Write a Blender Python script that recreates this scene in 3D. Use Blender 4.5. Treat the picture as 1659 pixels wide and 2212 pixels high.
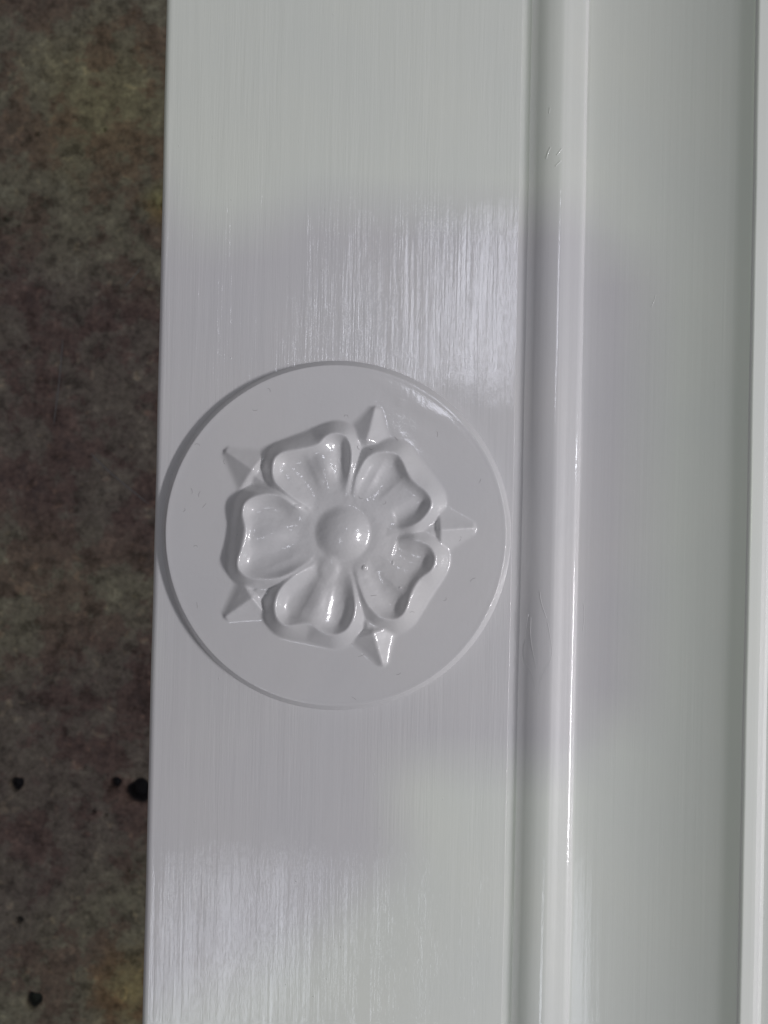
import bpy, math, random
import numpy as np
from mathutils import Vector

random.seed(4); rng = np.random.RandomState(7)
scene = bpy.context.scene
for o in list(bpy.data.objects): bpy.data.objects.remove(o)
C = scene.collection

# ------------------------------------------------------------------ camera
MM = 0.001
D = 283.0                      # mm camera to board
KPX = 0.106                    # mm per px of the 1659 wide photo at board level
TH = math.radians(1.26)
PITCH = math.radians(0.6)
cam_d = bpy.data.cameras.new('camera'); cam = bpy.data.objects.new('camera', cam_d); C.objects.link(cam)
cam.rotation_mode = 'XYZ'
cam.rotation_euler = (PITCH, 0, TH)
cam.location = (math.sin(PITCH)*math.sin(TH)*D*MM, -math.sin(PITCH)*math.cos(TH)*D*MM, math.cos(PITCH)*D*MM)
cam_d.sensor_fit = 'VERTICAL'; cam_d.sensor_height = 24; cam_d.sensor_width = 18
cam_d.angle = 2*math.atan(2212*KPX/2/D)
cam_d.clip_start = 0.01; cam_d.clip_end = 50
cam_d.dof.use_dof = True; cam_d.dof.focus_distance = (D-4)*MM
cam_d.dof.aperture_fstop = cam_d.lens/1.1
scene.camera = cam
scene.view_settings.view_transform = 'Standard'; scene.view_settings.look = 'None'
scene.view_settings.exposure = 0.0; scene.view_settings.gamma = 1

# ------------------------------------------------------------------ light
world = bpy.data.worlds.new('World'); scene.world = world; world.use_nodes = True
bg = world.node_tree.nodes['Background']
bg.inputs['Color'].default_value = (0.965, 0.94, 1.0, 1); bg.inputs['Strength'].default_value = 0.17

def lamp(name, loc, target, size, power, col, shape='RECTANGLE'):
    l = bpy.data.lights.new(name, 'AREA'); l.shape = shape; l.size = size[0]; l.size_y = size[1]
    l.energy = power; l.color = col
    o = bpy.data.objects.new(name, l); C.objects.link(o); o.location = loc
    d = Vector(target)-Vector(loc); o.rotation_euler = d.to_track_quat('-Z', 'Y').to_euler()
    return o
KE, KA = math.radians(40), math.radians(-13)
kd = Vector((math.cos(KA)*math.cos(KE), math.sin(KA)*math.cos(KE), math.sin(KE)))
lamp('key_lamp', kd*1.15, (0, 0, 0), (0.30, 0.08), 5.7, (0.975, 0.945, 0.985))
lamp('overhead_lamp', (0.0, 0.03, 2.0), (0, 0, 0), (0.08, 0.08), 3.8, (0.76, 1.0, 0.58))
lamp('window_lamp_upper', (0.22, 0.41, 2.0), (0, 0, 0), (0.17, 0.42), 1.5, (0.86, 0.88, 1.0), 'ELLIPSE')
lamp('window_lamp_lower', (-0.29, -0.83, 2.0), (0, 0, 0), (0.17, 0.46), 1.15, (0.86, 0.90, 1.0), 'ELLIPSE')
lamp('window_lamp_right', (1.4, 0.134, 1.3), (0, 0, 0), (0.05, 0.31), 1.0, (0.88, 0.92, 1.0))

# ------------------------------------------------------------------ helpers
ct, st = math.cos(TH), math.sin(TH)
def W(px, py, z=0.0):
    """photo pixel (1659 wide) -> world mm at height z mm"""
    s = KPX*(D-z)/D
    u, v = (px-829.5)*s, -(py-1106)*s
    return (ct*u - st*v, st*u + ct*v)
def crop(cx, cy, z=0.0):
    return W(331.8+0.48*cx, 749.9+0.48*cy, z)

def mat(name):
    m = bpy.data.materials.new(name); m.use_nodes = True
    return m, m.node_tree.nodes, m.node_tree.links, m.node_tree.nodes['Principled BSDF']

def noise(N, L, vec, scale, detail=2, rough=0.5, map_scale=None):
    if map_scale:
        mp = N.new('ShaderNodeMapping'); mp.inputs['Scale'].default_value = map_scale
        L.new(vec, mp.inputs['Vector']); vec = mp.outputs['Vector']
    n = N.new('ShaderNodeTexNoise'); n.inputs['Scale'].default_value = scale
    n.inputs['Detail'].default_value = detail; n.inputs['Roughness'].default_value = rough
    L.new(vec, n.inputs['Vector']); return n.outputs['Fac']
def bump(N, L, h, dist, prev=None, strength=1.0):
    b = N.new('ShaderNodeBump'); b.inputs['Distance'].default_value = dist; b.inputs['Strength'].default_value = strength
    L.new(h, b.inputs['Height'])
    if prev: L.new(prev, b.inputs['Normal'])
    return b.outputs['Normal']

def paint(name, streak, fine, peel, rough=0.3, coat_rough=0.06, coat=0.9, streak_scale=(1700, 55, 1700)):
    m, N, L, P = mat(name)
    g = N.new('ShaderNodeNewGeometry').outputs['Position']
    P.inputs['Base Color'].default_value = (0.76, 0.76, 0.765, 1)
    # faint off-white patches in the paint
    n0 = noise(N, L, g, 30, 3)
    r = N.new('ShaderNodeValToRGB'); r.color_ramp.elements[0].position = .3; r.color_ramp.elements[1].position = .75
    r.color_ramp.elements[0].color = (.745, .748, .755, 1); r.color_ramp.elements[1].color = (.78, .775, .765, 1)
    L.new(n0, r.inputs['Fac']); L.new(r.outputs['Color'], P.inputs['Base Color'])
    P.inputs['Roughness'].default_value = rough
    P.inputs['Coat Weight'].default_value = coat; P.inputs['Coat Roughness'].default_value = coat_rough
    nm = None
    if streak:
        a = noise(N, L, g, 1.0, 3, .6, streak_scale)
        nm = bump(N, L, a, streak)
        if streak > 0.00004:      # strokes press harder in some places than in others
            vr = noise(N, L, g, 1.0, 3, .55, (120, 9, 120)); mr_ = N.new('ShaderNodeMapRange')
            mr_.inputs['From Min'].default_value = .36; mr_.inputs['From Max'].default_value = .62
            mr_.inputs['To Min'].default_value = .25; mr_.inputs['To Max'].default_value = 1.15
            L.new(vr, mr_.inputs['Value']); L.new(mr_.outputs['Result'], nm.node.inputs['Strength'])
    if streak > 0.00004:
        nm = bump(N, L, noise(N, L, g, 1.0, 2, .5, (330, 14, 330)), .00009, nm)
    if name.startswith('rosette'):
        nm = bump(N, L, noise(N, L, g, 2300, 2, .6), .000009)
    if fine:
        b = noise(N, L, g, 1.0, 2, .6, (3800, 500, 3800)); nm = bump(N, L, b, fine, nm)
    if peel:
        c = noise(N, L, g, 900, 3, .6); nm = bump(N, L, c, peel, nm)
        d = noise(N, L, g, 130, 2, .5); nm = bump(N, L, d, peel*6, nm)
    if nm:
        L.new(nm, P.inputs['Normal']); L.new(nm, P.inputs['Coat Normal'])
    return m

M_board = paint('brushed_white_paint', 0.000055, 0.000009, 0.000004, 0.45, 0.055, 1.0)
M_mould = paint('moulding_white_paint', 0.00003, 0.000004, 0.000011, 0.4, 0.06, 0.8, streak_scale=(900, 10, 900))
M_cove = paint('cove_white_paint', 0.000035, 0.000008, 0.000005, 0.42, 0.10, 0.7, streak_scale=(900, 10, 900))
M_rose = paint('rosette_white_paint', 0, 0, 0.000014, 0.4, 0.085, 1.0)
m, N, L, P = mat('dust_fibre'); P.inputs['Base Color'].default_value = (.34, .33, .33, 1); P.inputs['Roughness'].default_value = .5
M_dust = m

def mesh_np(name, verts_mm, faces, material, parent=None, normals=None, smooth=True):
    me = bpy.data.meshes.new(name)
    me.from_pydata([tuple(v) for v in (np.asarray(verts_mm)*MM).tolist()], [], faces)
    if smooth: me.polygons.foreach_set('use_smooth', np.ones(len(me.polygons), dtype=bool))
    if normals is not None: me.normals_split_custom_set_from_vertices(normals.tolist())
    me.materials.append(material); me.update()
    o = bpy.data.objects.new(name, me); C.objects.link(o)
    if parent: o.parent = parent
    return o

def tube(pts, r, seg=5, taper=True):
    """verts/faces (mm) of a thin tube through 3D points"""
    V, F = [], []
    n = len(pts); P3 = [Vector(p) for p in pts]
    for i, p in enumerate(P3):
        t = (P3[min(i+1, n-1)]-P3[max(i-1, 0)]).normalized()
        a = t.cross(Vector((0, 0, 1)));
        a = a.normalized() if a.length > 1e-6 else Vector((1, 0, 0)); b = t.cross(a)
        rr = r*(0.35 if taper and i in (0, n-1) else 1)
        for k in range(seg):
            an = 2*math.pi*k/seg; V.append(tuple(p+a*math.cos(an)*rr+b*math.sin(an)*rr))
    for i in range(n-1):
        for k in range(seg):
            F.append((i*seg+k, i*seg+(k+1) % seg, (i+1)*seg+(k+1) % seg, (i+1)*seg+k))
    return V, F

def catmull(P, n=8, closed=True):
    P = np.array(P, float); out = []
    m = len(P)
    for i in range(m if closed else m-1):
        if closed: p0, p1, p2, p3 = P[i-1], P[i], P[(i+1) % m], P[(i+2) % m]
        else: p0, p1, p2, p3 = P[max(i-1, 0)], P[i], P[i+1], P[min(i+2, m-1)]
        for k in range(n):
            t = k/n
            out.append(.5*((2*p1)+(-p0+p2)*t+(2*p0-5*p1+4*p2-p3)*t*t+(-p0+3*p1-3*p2+p3)*t**3))
    if not closed: out.append(P[-1])
    return np.array(out)

# ------------------------------------------------------------------ floor
FZ = -450.0
def axis(lo, hi, step, far, n=14):
    a = np.arange(lo, hi+step, step)
    g = np.geomspace(step*2, far, n)
    return np.concatenate([(a[0]-g)[::-1], a, a[-1]+g])
fx = axis(-260, -110, 0.9, 6000); fy = axis(-310, 310, 0.9, 6000)
X, Y = np.meshgrid(fx, fy, indexing='ij')
Zf = np.zeros_like(X)
def wob(X, Y, s, seed, n=7):
    r = np.random.RandomState(seed); z = np.zeros_like(X)
    for i in range(n):
        a = r.uniform(0, 2*math.pi); f = s*r.uniform(.5, 1.8); z += np.sin(f*(X*math.cos(a)+Y*math.sin(a))+r.uniform(0, 6.28))/n
    return z
pits = [(38, 1675, 16), (252, 1672, 13), (300, 1690, 27), (76, 2140, 19), (45, 1968, 9), (205, 1735, 6), (232, 1742, 5),
        (280, 1860, 5), (120, 1762, 4), (185, 1640, 4), (12, 455, 7), (38, 470, 5), (78, 270, 6), (225, 260, 5), (330, 1795, 4), (18, 1955, 4)]
for px, py, r in pits:
    wx, wy = W(px, py, FZ); R = r*KPX*(D-FZ)/D
    dx, dy = X-wx, Y-wy; d = np.hypot(dx*1.05, dy)/(R*(1+.10*np.sin(3*np.arctan2(dy, dx)+px)+.05*np.sin(5*np.arctan2(dy, dx)+py)))
    Zf -= 1.5*R*(.5-.5*np.cos(np.pi*np.clip((1.15-d)/.7, 0, 1)))
Zf += .35*wob(X, Y, .25, 3)+.18*wob(X, Y, 1.1, 5)
nx, ny = X.shape
idx = np.arange(nx*ny).reshape(nx, ny)
F = np.stack([idx[:-1, :-1], idx[1:, :-1], idx[1:, 1:], idx[:-1, 1:]], -1).reshape(-1, 4).tolist()
m, N, L, P = mat('stained_concrete')
g = N.new('ShaderNodeNewGeometry').outputs['Position']
def ramp(fac, stops):
    r = N.new('ShaderNodeValToRGB'); e = r.color_ramp.elements
    e[0].position, e[0].color = stops[0][0], (*stops[0][1], 1); e[1].position, e[1].color = stops[-1][0], (*stops[-1][1], 1)
    for p, c in stops[1:-1]: x = e.new(p); x.color = (*c, 1)
    L.new(fac, r.inputs['Fac']); return r.outputs['Color']
def mix(a, b, fac, mode='MIX'):
    x = N.new('ShaderNodeMix'); x.data_type = 'RGBA'; x.blend_type = mode
    if isinstance(fac, float): x.inputs['Factor'].default_value = fac
    else: L.new(fac, x.inputs['Factor'])
    L.new(a, x.inputs['A'])
    if isinstance(b, tuple): x.inputs['B'].default_value = (*b, 1)
    else: L.new(b, x.inputs['B'])
    return x.outputs['Result']
c1 = ramp(noise(N, L, g, 30, 6, .68), [(.34, (.16, .12, .11)), (.42, (.225, .158, .138)), (.475, (.225, .168, .147)), (.51, (.255, .222, .190)), (.60, (.275, .242, .200)), (.68, (.35, .32, .27))])
c2 = ramp(noise(N, L, g, 95, 4, .65), [(.34, (.50, .48, .46)), (.46, (.95, .93, .92)), (.58, (1.05, 1.05, 1.03)), (.68, (1.45, 1.45, 1.4))])
col = mix(c1, c2, 1.0, 'MULTIPLY')
c3 = ramp(noise(N, L, g, 330, 3, .6), [(.33, (.70, .68, .66)), (.5, (1, 1, 1)), (.72, (1.3, 1.28, 1.25))])
col = mix(col, c3, 1.0, 'MULTIPLY')
c4 = ramp(noise(N, L, g, 170, 1, .4), [(.66, (1, 1, 1)), (.76, (1.45, 1.4, 1.3))])
col = mix(col, c4, 1.0, 'MULTIPLY')
def stain_and_light(px, py, rpx, colr, amt):
    global col
    wx, wy = W(px, py, FZ)
    v = N.new('ShaderNodeVectorMath'); v.operation = 'DISTANCE'; v.inputs[1].default_value = (wx*MM, wy*MM, FZ*MM); L.new(g, v.inputs[0])
    a = N.new('ShaderNodeMath'); a.operation = 'MULTIPLY_ADD'; L.new(noise(N, L, g, 60, 4, .7), a.inputs[0]); a.inputs[1].default_value = rpx*KPX*2.6*MM*1.2
    L.new(v.outputs['Value'], a.inputs[2])
    mr = N.new('ShaderNodeMapRange'); mr.interpolation_type = 'SMOOTHSTEP'
    R = rpx*KPX*2.6*MM
    mr.inputs['From Min'].default_value = R*1.7; mr.inputs['From Max'].default_value = R*.7; mr.inputs['To Max'].default_value = amt
    L.new(a.outputs[0], mr.inputs['Value'])
    col = mix(col, colr, mr.outputs['Result'], 'MULTIPLY')
stain_and_light(290, 2120, 130, (1.4, 1.25, .85), 1.0)  # warmer, lighter patch at the lower right of the visible floor
stain_and_light(350, 420, 60, (1.5, 1.5, .85), .8)
stain_and_light(38, 1675, 26, (1.35, 1.3, 1.25), 1.0)
stain_and_light(270, 1685, 60, (1.3, 1.27, 1.2), 1.0)
stain_and_light(76, 2140, 30, (1.35, 1.3, 1.25), 1.0)
stain_and_light(230, 210, 250, (1.28, 1.27, 1.02), 1.0)  # overhead light on the upper floor, painted into its colour as a brighter tint
# pits: colour turns near black towards the deepest spots
sep = N.new('ShaderNodeSeparateXYZ'); L.new(g, sep.inputs[0])
mr = N.new('ShaderNodeMapRange'); mr.inputs['From Min'].default_value = (FZ-.9)*MM; mr.inputs['From Max'].default_value = (FZ-4.5)*MM
L.new(sep.outputs['Z'], mr.inputs['Value'])
col = mix(col, (.05, .05, .056), mr.outputs['Result'])
L.new(col, P.inputs['Base Color']); P.inputs['Roughness'].default_value = .75
L.new(bump(N, L, noise(N, L, g, 420, 4, .7), 0.0005), P.inputs['Normal'])
fl = mesh_np('floor', np.stack([X, Y, Zf+FZ], -1).reshape(-1, 3), F, m); fl['kind'] = 'structure'

# ------------------------------------------------------------------ moulding
root = bpy.data.objects.new('carved_board', None); C.objects.link(root)
root['label'] = 'glossy white painted wooden board with a carved rose disc on its flat band'
root['category'] = 'carved board'
YL, YH = -330.0, 330.0
def prof_x(px, z): return (px-829.5)*KPX*(D-z)/D      # px measured on the middle row

def extrude(name, prof, material, parent, ny=120, wave=0.0, seed=1, dense=True):
    pp = [tuple(prof[0])]
    for a, b in zip(prof[:-1], prof[1:]):
        a = np.array(a, float); b = np.array(b, float); l = np.hypot(*(b-a))
        if l > .45 and dense: pp += [tuple(a+(b-a)*.03/l), tuple(b-(b-a)*.03/l)]
        pp.append(tuple(b))
    prof = np.array(pp); n = len(prof); ys = np.linspace(YL, YH, ny)
    V = np.zeros((ny, n, 3)); V[:, :, 0] = prof[:, 0]; V[:, :, 2] = prof[:, 1]; V[:, :, 1] = ys[:, None]
    V[:, :, 0] += (.05*np.sin(ys*.031+1)+.03*np.sin(ys*.083+2)+.02*np.sin(ys*.19))[:, None]
    if wave:
        r = np.random.RandomState(seed)
        w = sum(np.sin(ys*f+r.uniform(0, 6))*a for f, a in ((.02, 1), (.047, .6), (.11, .35)))
        V[:, 1:-1, 2] += (w*wave)[:, None]
    id_ = np.arange(ny*n).reshape(ny, n)
    F = np.stack([id_[:-1, :-1], id_[:-1, 1:], id_[1:, 1:], id_[1:, :-1]], -1).reshape(-1, 4).tolist()
    return mesh_np(name, V.reshape(-1, 3), F, material, parent)

def arc(cx, cz, r, a0, a1, n=10):
    return [(cx+r*math.cos(math.radians(a0+(a1-a0)*i/n)), cz+r*math.sin(math.radians(a0+(a1-a0)*i/n))) for i in range(n+1)]

xl = prof_x(334, -1); xq = prof_x(1106, 0); 
# flat band with its rounded left edge and the small rounded drop into the quirk
rl = 1.5
band = [(xl+12, -24), (xl, -24), (xl, -14)] + arc(xl+rl, -rl, rl, 180, 90, 10)
band += [(xl+2.6, 0.0)] + [(x, 0.0) for x in np.linspace(xl+6, xq-1.0, 12)]
band += arc(prof_x(1107.5, 0)-.12, -.12, .12, 90, 2, 5)
qx, qz = prof_x(1127, -2.6), -2.35
band += [(prof_x(1107.5, 0)+.02, -2.9), (prof_x(1107.5, 0)+.12, -3.2), (prof_x(1117, -2), -2.75), (prof_x(1124, -2), -2.42), (qx, qz)]
board = extrude('flat_band', band, M_board, root)
# raised bead: rises from the quirk to its crest, slopes down to the arris
bx = lambda p, z: (prof_x(p, z), z)
bead_ctrl = [(qx, qz), bx(1131, -1.9), bx(1139, -.9), bx(1149, 0), bx(1162, .82), bx(1176, 1.36), bx(1190, 1.68), bx(1198, 1.74), bx(1204, 1.64), bx(1210, 1.5), bx(1220, 1.22), bx(1234, .9), bx(1241, .72), bx(1245.5, .5), bx(1248, .05)]
bp = catmull(bead_ctrl, 6, False).tolist()
ax_, az_ = bx(1250.5, -1.1)
bead_prof = bp + [(ax_-.08, -.5), (ax_, az_)]
bead = extrude('bead', bead_prof, M_mould, root, 120, .03, 4)
# cove
xe = prof_x(1615, 17)
a0, a1 = math.radians(8), math.radians(37)
cp = []; n = 48
span = xe-ax_
for it in range(4):
    R_ = span/(math.sin(a1)-math.sin(a0)); ez_ = az_+R_*(math.cos(a0)-math.cos(a1)); xe = prof_x(1615, ez_+1.0); span = xe-ax_
R_ = span/(math.sin(a1)-math.sin(a0)); cxx = ax_-R_*math.sin(a0); czz = az_+R_*math.cos(a0)
for i in range(n+1):
    a = a0+(a1-a0)*i/n; cp.append((cxx+R_*math.sin(a), czz-R_*math.cos(a)))
ez = cp[-1][1]
cove = extrude('cove', cp, M_cove, root, 120, .02, 9)
# outer fillet
fp = [(xe, ez), (xe+.12, ez+.35)] + arc(xe+.12+.7, ez+.5, .7, 180, 95, 8) + [(xe+2.4, ez+1.2), (xe+3.2, ez+1.17)]
fp += [(xe+4.0, ez+.6), (xe+4.5, ez-.1), (xe+4.9, ez-1), (xe+5.2, ez-1.4), (xe+5.8, ez-1.5), (xe+7, ez-1.0), (xe+12, ez+1.2), (xe+20, ez+2.6), (xe+30, ez+4.5), (xe+34, ez+5), (xe+330, ez+5), (xe+331, ez-24)]  # wide flat run past the fillet is unseen, added to keep key light off floor
M_fil = paint('fillet_white_paint', 0.000035, 0.000008, 0.000005, 0.45, 0.16, 0.35, streak_scale=(900, 10, 900))
fillet = extrude('fillet', fp, M_fil, root)

def add_geo(o, VF, material=None):
    """append thin strands (mm) to an existing mesh object"""
    me = o.data; import bmesh
    bm = bmesh.new()
    for V, F in VF:
        vs = [bm.verts.new(Vector(v)*MM) for v in V]
        for f in F: bm.faces.new([vs[i] for i in f]).smooth = True
    t = bpy.data.meshes.new(o.name); bm.to_mesh(t); bm.free()
    return t

def z_on(prof, x):
    p = np.array(prof); k = np.argsort(p[:, 0]); return float(np.interp(x, p[k, 0], p[k, 1]))
def strand_px(pts, prof, r, lift=0.0, n=5):
    q = []
    for px, py in catmull(pts, n, False):
        x, y = W(px, py, 0); z = z_on(prof, x); q.append((x, y, z+lift))
    return tube(q, r)
def join_into(o, VFs, material=None):
    """join strands into the mesh of o, keeping it one object"""
    me = o.data
    V0 = np.zeros(len(me.vertices)*3); me.vertices.foreach_get('co', V0); V0 = V0.reshape(-1, 3)/MM
    F0 = [tuple(p.vertices) for p in me.polygons]; mi = [0]*len(F0)
    V = [tuple(v) for v in V0]; F = list(F0)
    for vv, ff in VFs:
        b = len(V); V += list(vv); F += [tuple(i+b for i in f) for f in ff]; mi += [1 if material else 0]*len(ff)
    nm = bpy.data.meshes.new(me.name); nm.from_pydata([tuple(c*MM for c in v) for v in V], [], F)
    for mm in me.materials: nm.materials.append(mm)
    if material: nm.materials.append(material)
    nm.polygons.foreach_set('use_smooth', np.ones(len(F), dtype=bool)); nm.polygons.foreach_set('material_index', mi)
    o.data = nm; nm.update()
# paint-filled knot and small nicks on the slope of the bead
knot = [[(1157, 1275), (1160, 1297), (1166, 1318), (1172, 1335)], [(1173, 1340), (1177, 1362), (1181, 1388), (1183, 1408), (1178, 1428), (1168, 1445), (1159, 1468)],
        [(1135, 1325), (1131, 1352), (1129, 1376), (1124, 1400), (1126, 1428), (1138, 1447), (1146, 1470), (1149, 1492)], [(1140, 1330), (1139, 1370), (1144, 1410), (1152, 1448)],
        [(1160, 1452), (1157, 1478), (1156, 1500)]]
knot = [[(x+7, y) for x, y in k] for k in knot]
join_into(bead, [strand_px(k, bead_prof, .2, -.15) for k in knot] +
          [strand_px(k, bead_prof, .24, -.09) for k in ([(1190, 318), (1184, 330), (1180, 345)], [(1213, 322), (1206, 332), (1201, 338)], [(1212, 348), (1204, 356), (1198, 362)], [(1188, 232), (1186, 248)])])
join_into(cove, [strand_px(k, cp, .07, -.01) for k in ([(1261, 1301), (1263, 1330), (1260, 1364)], [(1412, 640), (1408, 655), (1402, 668)])])
join_into(bead, [strand_px([(1243, 1636), (1247, 1662), (1252, 1685)], bead_prof, .07, 0)])

# faint scratches on the floor
def scr(*pp): return tube([(*W(x, y, FZ), FZ+.35) for x, y in catmull(pp, 4, False)], .35, 4)
join_into(fl, [scr((135, 715), (128, 800), (116, 900)), scr((196, 962), (240, 1005), (322, 1072)), scr((305, 560), (270, 600))], M_dust)
# nibs and tiny specks in the board's paint
nibs, specks = [], []
for i in range(90):
    x = rng.uniform(xl+3, xq-1.5); y = rng.uniform(-125, 125)
    if math.hypot(x-crop(822, 847)[0], y-crop(822, 847)[1]) < 42: continue
    l = rng.uniform(.15, .8)
    nibs.append(tube([(x, y, -.03), (x+rng.uniform(-.05, .05), y+l/2, .0), (x+rng.uniform(-.1, .1), y+l, -.03)], rng.uniform(.05, .10)))
for px, py in ((1030, 568), (955, 775), (1068, 800), (1178, 98), (905, 690), (1168, 380), (1227, 1290), (940, 2010), (735, 2045), (820, 1790), (470, 1900), (600, 430)):
    x, y = W(px, py); l = rng.uniform(.15, .5)
    if x < xq-1 : specks.append(tube([(x, y, 0), (x+.05, y+l, .0)], .06))
join_into(board, nibs); join_into(board, specks, M_dust)

# ------------------------------------------------------------------ carved rosette as one height field, cut into its parts
dcx, dcy = crop(822, 847, 0)
R0 = 40.0                         # foot radius of the disc
G = 0.16; half = 41.0
ax = np.arange(-half, half+G/2, G)
GX, GY = np.meshgrid(ax, ax, indexing='ij')     # local mm around the disc centre
def loc(cx, cy, z): x, y = crop(cx, cy, z); return (x-dcx, y-dcy)
H0 = 2.3
rr = np.hypot(GX, GY)
tilt = 0.10*wob(GX, GY, .05, 11)+0.035*wob(GX, GY, .35, 12)
# low trowelled ridges at upper right of the disc
def gridge(p, q, w, h):
    p = np.array(loc(*p, H0)); q = np.array(loc(*q, H0)); d = q-p; l2 = d@d
    t = np.clip(((GX-p[0])*d[0]+(GY-p[1])*d[1])/l2, 0, 1)
    dist = np.hypot(GX-p[0]-t*d[0], GY-p[1]-t*d[1])
    return h*np.exp(-(dist/w)**2)*np.sin(np.pi*np.clip(t, .02, .98))**.5
tilt += gridge((950, 120), (1440, 400), 1.9, .05)+gridge((1110, 240), (1330, 330), 1.4, .05)+gridge((1120, 230), (1105, 270), 1.0, .06)
tilt += gridge((1040, 330), (1260, 560), 1.4, .08)-gridge((1000, 190), (1350, 420), 2.6, .06)
# disc foot and bevel
e = R0-rr + .10*np.sin(5*np.arctan2(GY, GX))*.6
bev = np.where(e < 1.3, H0*(np.clip(e, -2, 1.3)/1.3)**1.0, H0)
k = .07
disc = -np.log(np.exp(-(bev)/k*1.0)+np.exp(-(H0+0*bev)/k))*k
disc = disc + tilt*np.clip(e/3, 0, 1)
lipped = disc + .02*np.exp(-((e-1.7)/.45)**2)

ZR = 6.3
C0 = (852, 842)
petal_pts = {   # crest lines in close-up pixels, one closed loop per petal, last points near the boss
 36:  [(905, 690), (905, 620), (930, 550), (965, 497), (1020, 474), (1090, 480), (1122, 515), (1158, 590), (1225, 648), (1250, 695), (1235, 745), (1185, 795), (1120, 815), (1040, 818), (975, 800)],
 108: [(880, 690), (868, 655), (884, 560), (890, 470), (868, 405), (820, 388), (775, 402), (735, 440), (650, 462), (575, 478), (540, 515), (540, 590), (585, 645), (665, 705), (745, 750)],
 180: [(735, 775), (655, 730), (570, 672), (480, 668), (415, 700), (400, 750), (412, 820), (398, 900), (378, 975), (405, 1025), (470, 1045), (560, 1040), (640, 1005), (720, 935)],
 252: [(775, 930), (700, 985), (620, 1040), (568, 1095), (546, 1165), (560, 1225), (605, 1255), (700, 1245), (755, 1280), (815, 1297), (872, 1270), (905, 1195), (900, 1100), (880, 1010), (850, 950)],
 324: [(880, 945), (905, 1010), (930, 1085), (965, 1160), (1020, 1215), (1085, 1228), (1130, 1195), (1160, 1110), (1195, 1050), (1250, 1005), (1268, 950), (1245, 900), (1190, 872), (1110, 862), (1040, 855), (975, 868)]}
bxm, bym = loc(*C0, ZR)
pr = np.hypot(GX-bxm, GY-bym); pa = np.degrees(np.arctan2(GY-bym, GX-bxm))
pxl = pr/.0508                   # radius in close-up px
def sst(x, a, b): t = np.clip((x-a)/(b-a), 0, 1); return t*t*(3-2*t)
HR = 1.35+(2.4-.65*np.clip(np.cos(np.radians(pa)), 0, 1))*sst(pxl, 120, 330)-1.3*np.exp(-(pa/17)**2)*sst(pxl, 120, 180)*(1-sst(pxl, 230, 330))           # height of crest above disc
ped = {}
allh = []
for ang, pts in petal_pts.items():
    P_ = catmull([loc(x, y, ZR) for x, y in pts], 7)
    n = len(P_)
    dmin = np.full(GX.shape, 1e9); inside = np.zeros(GX.shape, bool)
    for i in range(n):
        a, b = P_[i], P_[(i+1) % n]; d = b-a; l2 = d@d+1e-12
        t = np.clip(((GX-a[0])*d[0]+(GY-a[1])*d[1])/l2, 0, 1)
        dmin = np.minimum(dmin, np.hypot(GX-a[0]-t*d[0], GY-a[1]-t*d[1]))
        c = ((a[1] > GY) != (b[1] > GY)) & (GX < (b[0]-a[0])*(GY-a[1])/(b[1]-a[1]+1e-15)+a[0]); inside ^= c
    phi = (pa-ang+180) % 360-180
    grow = sst(pxl, 130, 330)
    seed = ang % 7
    # inside: a cup with two hollows either side of a fan shaped fold
    cup = (1.9*grow)*(1-np.exp(-(dmin/1.25)**1.35))
    pg = np.clip(1-((abs(phi)-17)/9)**2, 0, None)
    groove = .55*pg*sst(pxl, 170, 300)*(1-np.exp(-(dmin/1.6)**2))
    fold = {36: .12, 324: .35}.get(ang, 1.15)*np.exp(-((phi+(-2 if ang == 180 else 1))/7.5)**2)*sst(pxl, 180, 360)*(1-np.exp(-(dmin/2.2)**1.5))
    hin = HR-cup-groove+fold
    # outside: rounded wall falling to the disc
    Wd = {36: 3.6, 324: 3.6, 252: 3.4}.get(ang, 3.2)
    pts2 = sorted(map(tuple, P_)); hull = []
    for seq in (pts2, pts2[::-1]):
        h_ = []
        for p in seq:
            while len(h_) > 1 and (h_[-1][0]-h_[-2][0])*(p[1]-h_[-2][1])-(h_[-1][1]-h_[-2][1])*(p[0]-h_[-2][0]) <= 0: h_.pop()
            h_.append(p)
        hull += h_[:-1]
    sdh = np.full(GX.shape, 1e9); inh = np.ones(GX.shape, bool)
    for i in range(len(hull)):
        a, b = np.array(hull[i]), np.array(hull[(i+1) % len(hull)]); d = b-a; l2 = d@d+1e-12
        t = np.clip(((GX-a[0])*d[0]+(GY-a[1])*d[1])/l2, 0, 1)
        sdh = np.minimum(sdh, np.hypot(GX-a[0]-t*d[0], GY-a[1]-t*d[1]))
        inh &= (d[0]*(GY-a[1])-d[1]*(GX-a[0])) >= 0
    sdh = np.where(inh, -sdh, sdh)
    far = sdh > Wd*1.3
    q = dmin/(dmin+np.clip(Wd-sdh, 0.0, None)+1e-6)
    q = np.where(sdh > Wd, 1+(sdh-Wd)/Wd, q)
    # near the flanks of the petal the wall simply drops away from the crest
    q = np.maximum(q, dmin/(Wd+2.2))
    hout = HR - (HR+.25)*(.55*q+.45*q**1.6)
    hp = np.where(inside, hin, hout)
    hp = np.where(inside, hp, np.where(far, -3, hp))
    ped[ang] = (hp, inside, dmin)
    allh.append(hp)
seps = {}
tips = {0: (1450, 815), 72: (1000, 266), 144: (318, 462), 216: (318, 1218), 288: (1034, 1436)}
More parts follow.
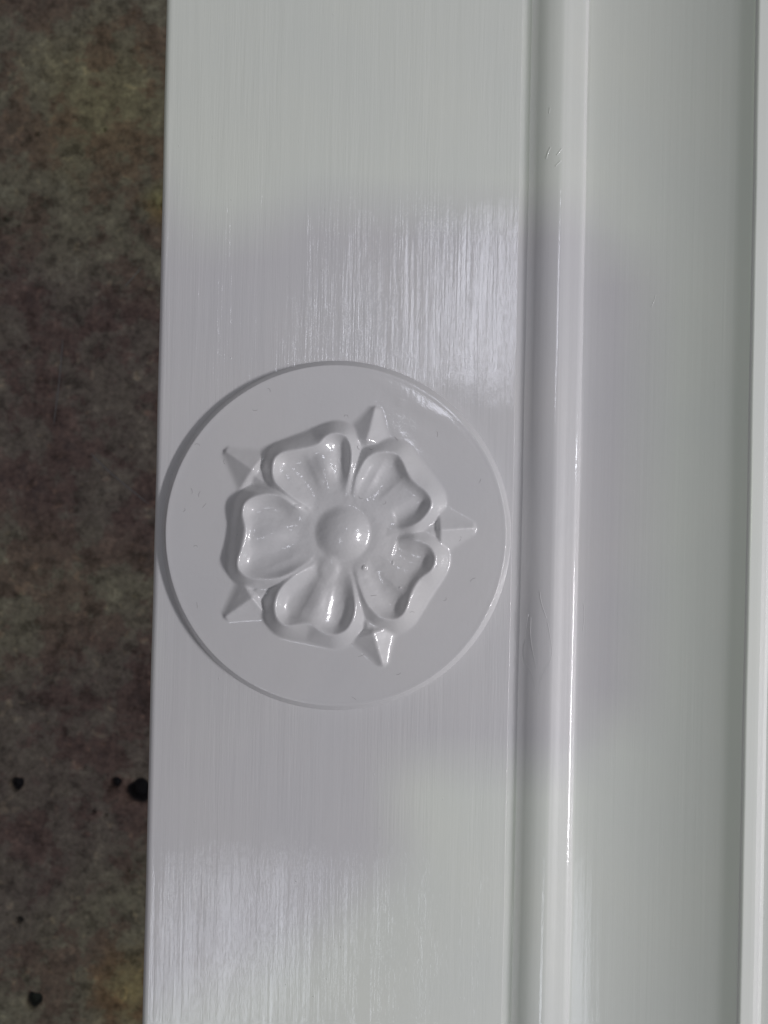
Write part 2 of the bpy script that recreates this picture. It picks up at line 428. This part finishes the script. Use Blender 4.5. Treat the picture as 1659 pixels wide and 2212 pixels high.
for ang, tp in tips.items():
    t0 = np.array(loc(*tp, H0)); c0 = np.array([bxm, bym]); d = c0-t0; Ls = np.hypot(*d); d /= Ls; nrm = np.array([-d[1], d[0]])
    s = (GX-t0[0])*d[0]+(GY-t0[1])*d[1]; t = (GX-t0[0])*nrm[0]+(GY-t0[1])*nrm[1]
    top = 8.2                                    # mm from tip to the peak of the pyramid
    u = np.clip(s/top, -.1, 1.0)
    w = .95+4.9*np.clip(u, 0, 1)**1.1
    hh = (.7+2.1*np.clip(u, 0, 1))
    hs = hh*(1-abs(t)/w)
    hs = np.where(s < .25, hh-(.25-s)*2.6-abs(t)*2.2, hs)
    back = np.where(s > top, hs-(s-top)*1.3, hs)
    neck = np.where((s > top-1) & (s < Ls-10), 1.35-.32*np.maximum(abs(t)-.9, 0)*2.4, -3)
    seps[ang] = np.maximum(back, neck)
# boss
bx0, by0 = loc(850, 838, ZR)
rb = np.hypot(GX-bx0, GY-by0); RB = 6.4
boss = np.where(rb < RB+1.5, .9+3.0*np.clip(1-(rb/RB)**2, 0, 1)**.8-np.clip(rb-RB, 0, 2)*2.0, -3)
# bowl round the boss
bowl = np.where(pxl < 240, 1.6-.5*sst(pxl, 150, 240), -3.0)

def smax(a, b, k): 
    d = np.clip(.5+.5*(a-b)/k, 0, 1); return b*(1-d)+a*d+k*d*(1-d)
hr = np.full(GX.shape, -3.0)
hr = smax(hr, bowl, .2)
for ang in petal_pts: hr = smax(hr, ped[ang][0], .3)
for ang in tips: hr = smax(hr, seps[ang], .32)
hr = smax(hr, boss, .8)
def blur(a, sg):
    n = int(3*sg/G)+1; kx = np.exp(-(np.arange(-n, n+1)*G/sg)**2/2); kx /= kx.sum()
    a = np.apply_along_axis(lambda v: np.convolve(np.pad(v, n, mode='edge'), kx, 'valid'), 0, a)
    return np.apply_along_axis(lambda v: np.convolve(np.pad(v, n, mode='edge'), kx, 'valid'), 1, a)
rose = smax(hr, 0*hr, .5)-.125*np.exp(-(hr/.3)**2)*0
rose = blur(rose, .26)
surf = rose+lipped
# lump of filler beside the boss and a few drips
def blob(cx, cy, w, h, wy=None):
    x, y = loc(cx, cy, ZR); return h*np.exp(-(((GX-x)/w)**2+((GY-y)/(wy or w))**2)**2)
surf += blob(785, 1000, 2.2, .5, 2.7)+blob(948, 995, .55, .35)+blob(940, 1000, 1.9, .18)+blob(650, 720, 1.2, .2, .5)
surf += blob(1078, 973, .24, .15, .5)+blob(1110, 1085, .25, .12)
raise_ = sst(hr, .1, 1.2)
surf += raise_*(.07*wob(GX, GY, .9, 21, 9)+.04*wob(GX, GY, 2.0, 22, 9)+.02*wob(GX, GY, 4.2, 27, 9))
surf += .006*wob(GX, GY, 3.0, 23, 9)
# normals
dzx, dzy = np.gradient(surf, G)
NN = np.stack([-dzx, -dzy, np.ones_like(surf)], -1); NN /= np.linalg.norm(NN, axis=-1, keepdims=True)
# region labels per cell
def cell(a): return .25*(a[:-1, :-1]+a[1:, :-1]+a[1:, 1:]+a[:-1, 1:])
keys = [('disc', None)]+[('petal', a) for a in petal_pts]+[('sepal', a) for a in tips]+[('boss', None)]
stack = [np.full(cell(GX).shape, .12)]
for a in petal_pts:
    phi = (cell(pa)-a+180) % 360-180
    hpc = cell(ped[a][0]); cpx = cell(pxl)
    hpc = np.where((cpx < 240), np.where(abs(phi) <= 36, 1.26, -3), hpc)
    stack.append(hpc)
for a in tips: stack.append(cell(seps[a]))
stack.append(cell(boss))
lab = np.argmax(np.stack(stack), 0)
valid = cell(rr) < R0+.35
nx, ny = GX.shape
idx = np.arange(nx*ny).reshape(nx, ny)
quads = np.stack([idx[:-1, :-1], idx[1:, :-1], idx[1:, 1:], idx[:-1, 1:]], -1)
VV = np.stack([GX+dcx, GY+dcy, surf], -1).reshape(-1, 3); NV = NN.reshape(-1, 3)
def region(name, mask, parent):
    q = quads[mask]; used, inv = np.unique(q, return_inverse=True)
    return mesh_np(name, VV[used], inv.reshape(q.shape).tolist(), M_rose, parent, NV[used])
rosette = region('rosette', valid & (lab == 0), root)
rosette['label'] = 'round carved rose disc with five petals and five pointed sepals'
for i, (nm, a) in enumerate(keys):
    if i: region(nm, valid & (lab == i), rosette)
# dust fibres and specks caught in the paint of the disc: one surface texture mesh within the rosette
fib = []
for i in range(60):
    a = rng.uniform(0, 2*math.pi); r = 37*math.sqrt(rng.uniform(0.02, 1))
    x, y = r*math.cos(a), r*math.sin(a); hd = rng.uniform(0, 6.28); cv = rng.uniform(-1.4, 1.4)
    long = rng.uniform() < .55
    pts = []
    for j in range(7 if long else 2):
        i_, j_ = int((x+half)/G), int((y+half)/G)
        if not (0 <= i_ < nx and 0 <= j_ < ny): break
        pts.append((x+dcx, y+dcy, surf[i_, j_]+.015)); st_ = rng.uniform(.12, .34) if long else .10
        x += math.cos(hd)*st_; y += math.sin(hd)*st_; hd += cv*.45
    if len(pts) > 1: fib.append(tube(pts, .032 if long else rng.uniform(.04, .07), 4))
V, F = [], []
for v, f in fib: b = len(V); V += v; F += [tuple(i+b for i in q) for q in f]
fo = mesh_np('dust_fibres', V, F, M_dust, rosette); fo['kind'] = 'stuff'

# ------------------------------------------------------------------ phone and the person holding it (their shade falls on the board)
import bmesh
def box(name, lo, hi, bev, material, parent=None):
    bm = bmesh.new(); bmesh.ops.create_cube(bm, size=1)
    for v in bm.verts:
        v.co = Vector([lo[i]+(v.co[i]+.5)*(hi[i]-lo[i]) for i in range(3)])*MM
    if bev:
        es = [e for e in bm.edges if abs((e.verts[0].co-e.verts[1].co).z) > 1e-4]
        bmesh.ops.bevel(bm, geom=es, offset=bev*MM, segments=6, affect='EDGES')
    me = bpy.data.meshes.new(name); bm.to_mesh(me); bm.free(); me.materials.append(material)
    o = bpy.data.objects.new(name, me); C.objects.link(o)
    if parent: o.parent = parent
    return o
m, N, L, P = mat('dark_phone_glass'); P.inputs['Base Color'].default_value = (.02, .02, .025, 1); P.inputs['Roughness'].default_value = .25; M_ph = m
m, N, L, P = mat('dark_sleeve_cloth'); P.inputs['Roughness'].default_value = .9
L.new(ramp(noise(N, L, N.new('ShaderNodeNewGeometry').outputs['Position'], 60, 4), [(.3, (.03, .03, .045)), (.7, (.06, .06, .08))]), P.inputs['Base Color']); M_cl = m
m, N, L, P = mat('skin'); P.inputs['Base Color'].default_value = (.45, .27, .20, 1); P.inputs['Roughness'].default_value = .5; M_sk = m
ph = bpy.data.objects.new('phone', None); C.objects.link(ph); ph.location = (0, 0, .298)
ph['label'] = 'dark phone held level above the moulding, its shadow on the rose'; ph['category'] = 'phone'
pb = box('phone_body', (-30, -44, 0), (50, 64, 8), 9, M_ph, ph)
pl = box('lens_ring', (-9, -9, -2.2), (9, 9, 0), 8, M_ph, ph)

def skin_mesh(name, nodes, edges, material, parent=None, levels=2):
    me = bpy.data.meshes.new(name); me.from_pydata([Vector(n[:3])*MM for n in nodes], edges, [])
    o = bpy.data.objects.new(name, me); C.objects.link(o)
    mo = o.modifiers.new('skin', 'SKIN')
    for i, n in enumerate(nodes):
        sv = me.skin_vertices[0].data[i]; sv.radius = (n[3]*MM, n[3]*MM); sv.use_root = (i == 0)
    s = o.modifiers.new('sub', 'SUBSURF'); s.levels = levels; s.render_levels = levels
    me.materials.append(material); mo.use_smooth_shade = True
    if parent: o.parent = parent
    return o
nodes = [(-620, -260, 420, 120), (-600, -200, 600, 150), (-590, -150, 760, 120), (-560, -130, 830, 58), (-520, -120, 900, 80), (-490, -115, 960, 88), (-480, -112, 1010, 62),
         (-540, 30, 740, 62), (-420, 110, 500, 48), (-220, 80, 372, 62), (-110, 50, 366, 58), (-56, 8, 350, 40),
         (-590, -310, 730, 62), (-440, -330, 500, 50), (-210, -150, 378, 62), (-104, -76, 366, 46), (-48, -52, 350, 32)]
edges = [(0, 1), (1, 2), (2, 3), (3, 4), (4, 5), (5, 6), (2, 7), (7, 8), (8, 9), (9, 10), (10, 11), (2, 12), (12, 13), (13, 14), (14, 15), (15, 16)]
b = len(nodes)
for base, fs in ((11, [((-30, 40, 330), (-12, 56, 318), (2, 58, 312)), ((-28, 22, 326), (-10, 30, 316), (8, 34, 312)), ((-30, 4, 326), (-10, 8, 316), (6, 10, 312)), ((-34, -14, 326), (-16, -14, 316), (0, -14, 312)), ((-50, 34, 340), (-36, 48, 326), (-18, 54, 316))]),
                 (16, [((-30, -44, 330), (-14, -36, 318), (-1, -32, 312)), ((-26, -56, 330), (-9, -48, 316), (4, -42, 312)), ((-26, -66, 334), (-10, -63, 320), (4, -56, 312)), ((-30, -74, 336), (-16, -70, 322), (-5, -64, 314)), ((-50, -40, 336), (-36, -26, 322), (-22, -18, 314))])):
    for f in fs:
        prev = base
        for j, p in enumerate(f):
            nodes.append((*p, (11, 9.5, 8)[j])); edges.append((prev, len(nodes)-1)); prev = len(nodes)-1
pe = skin_mesh('person', nodes, edges, M_cl)
pe['label'] = 'person in dark sleeves leaning in from the left holding the phone with both hands'; pe['category'] = 'person'
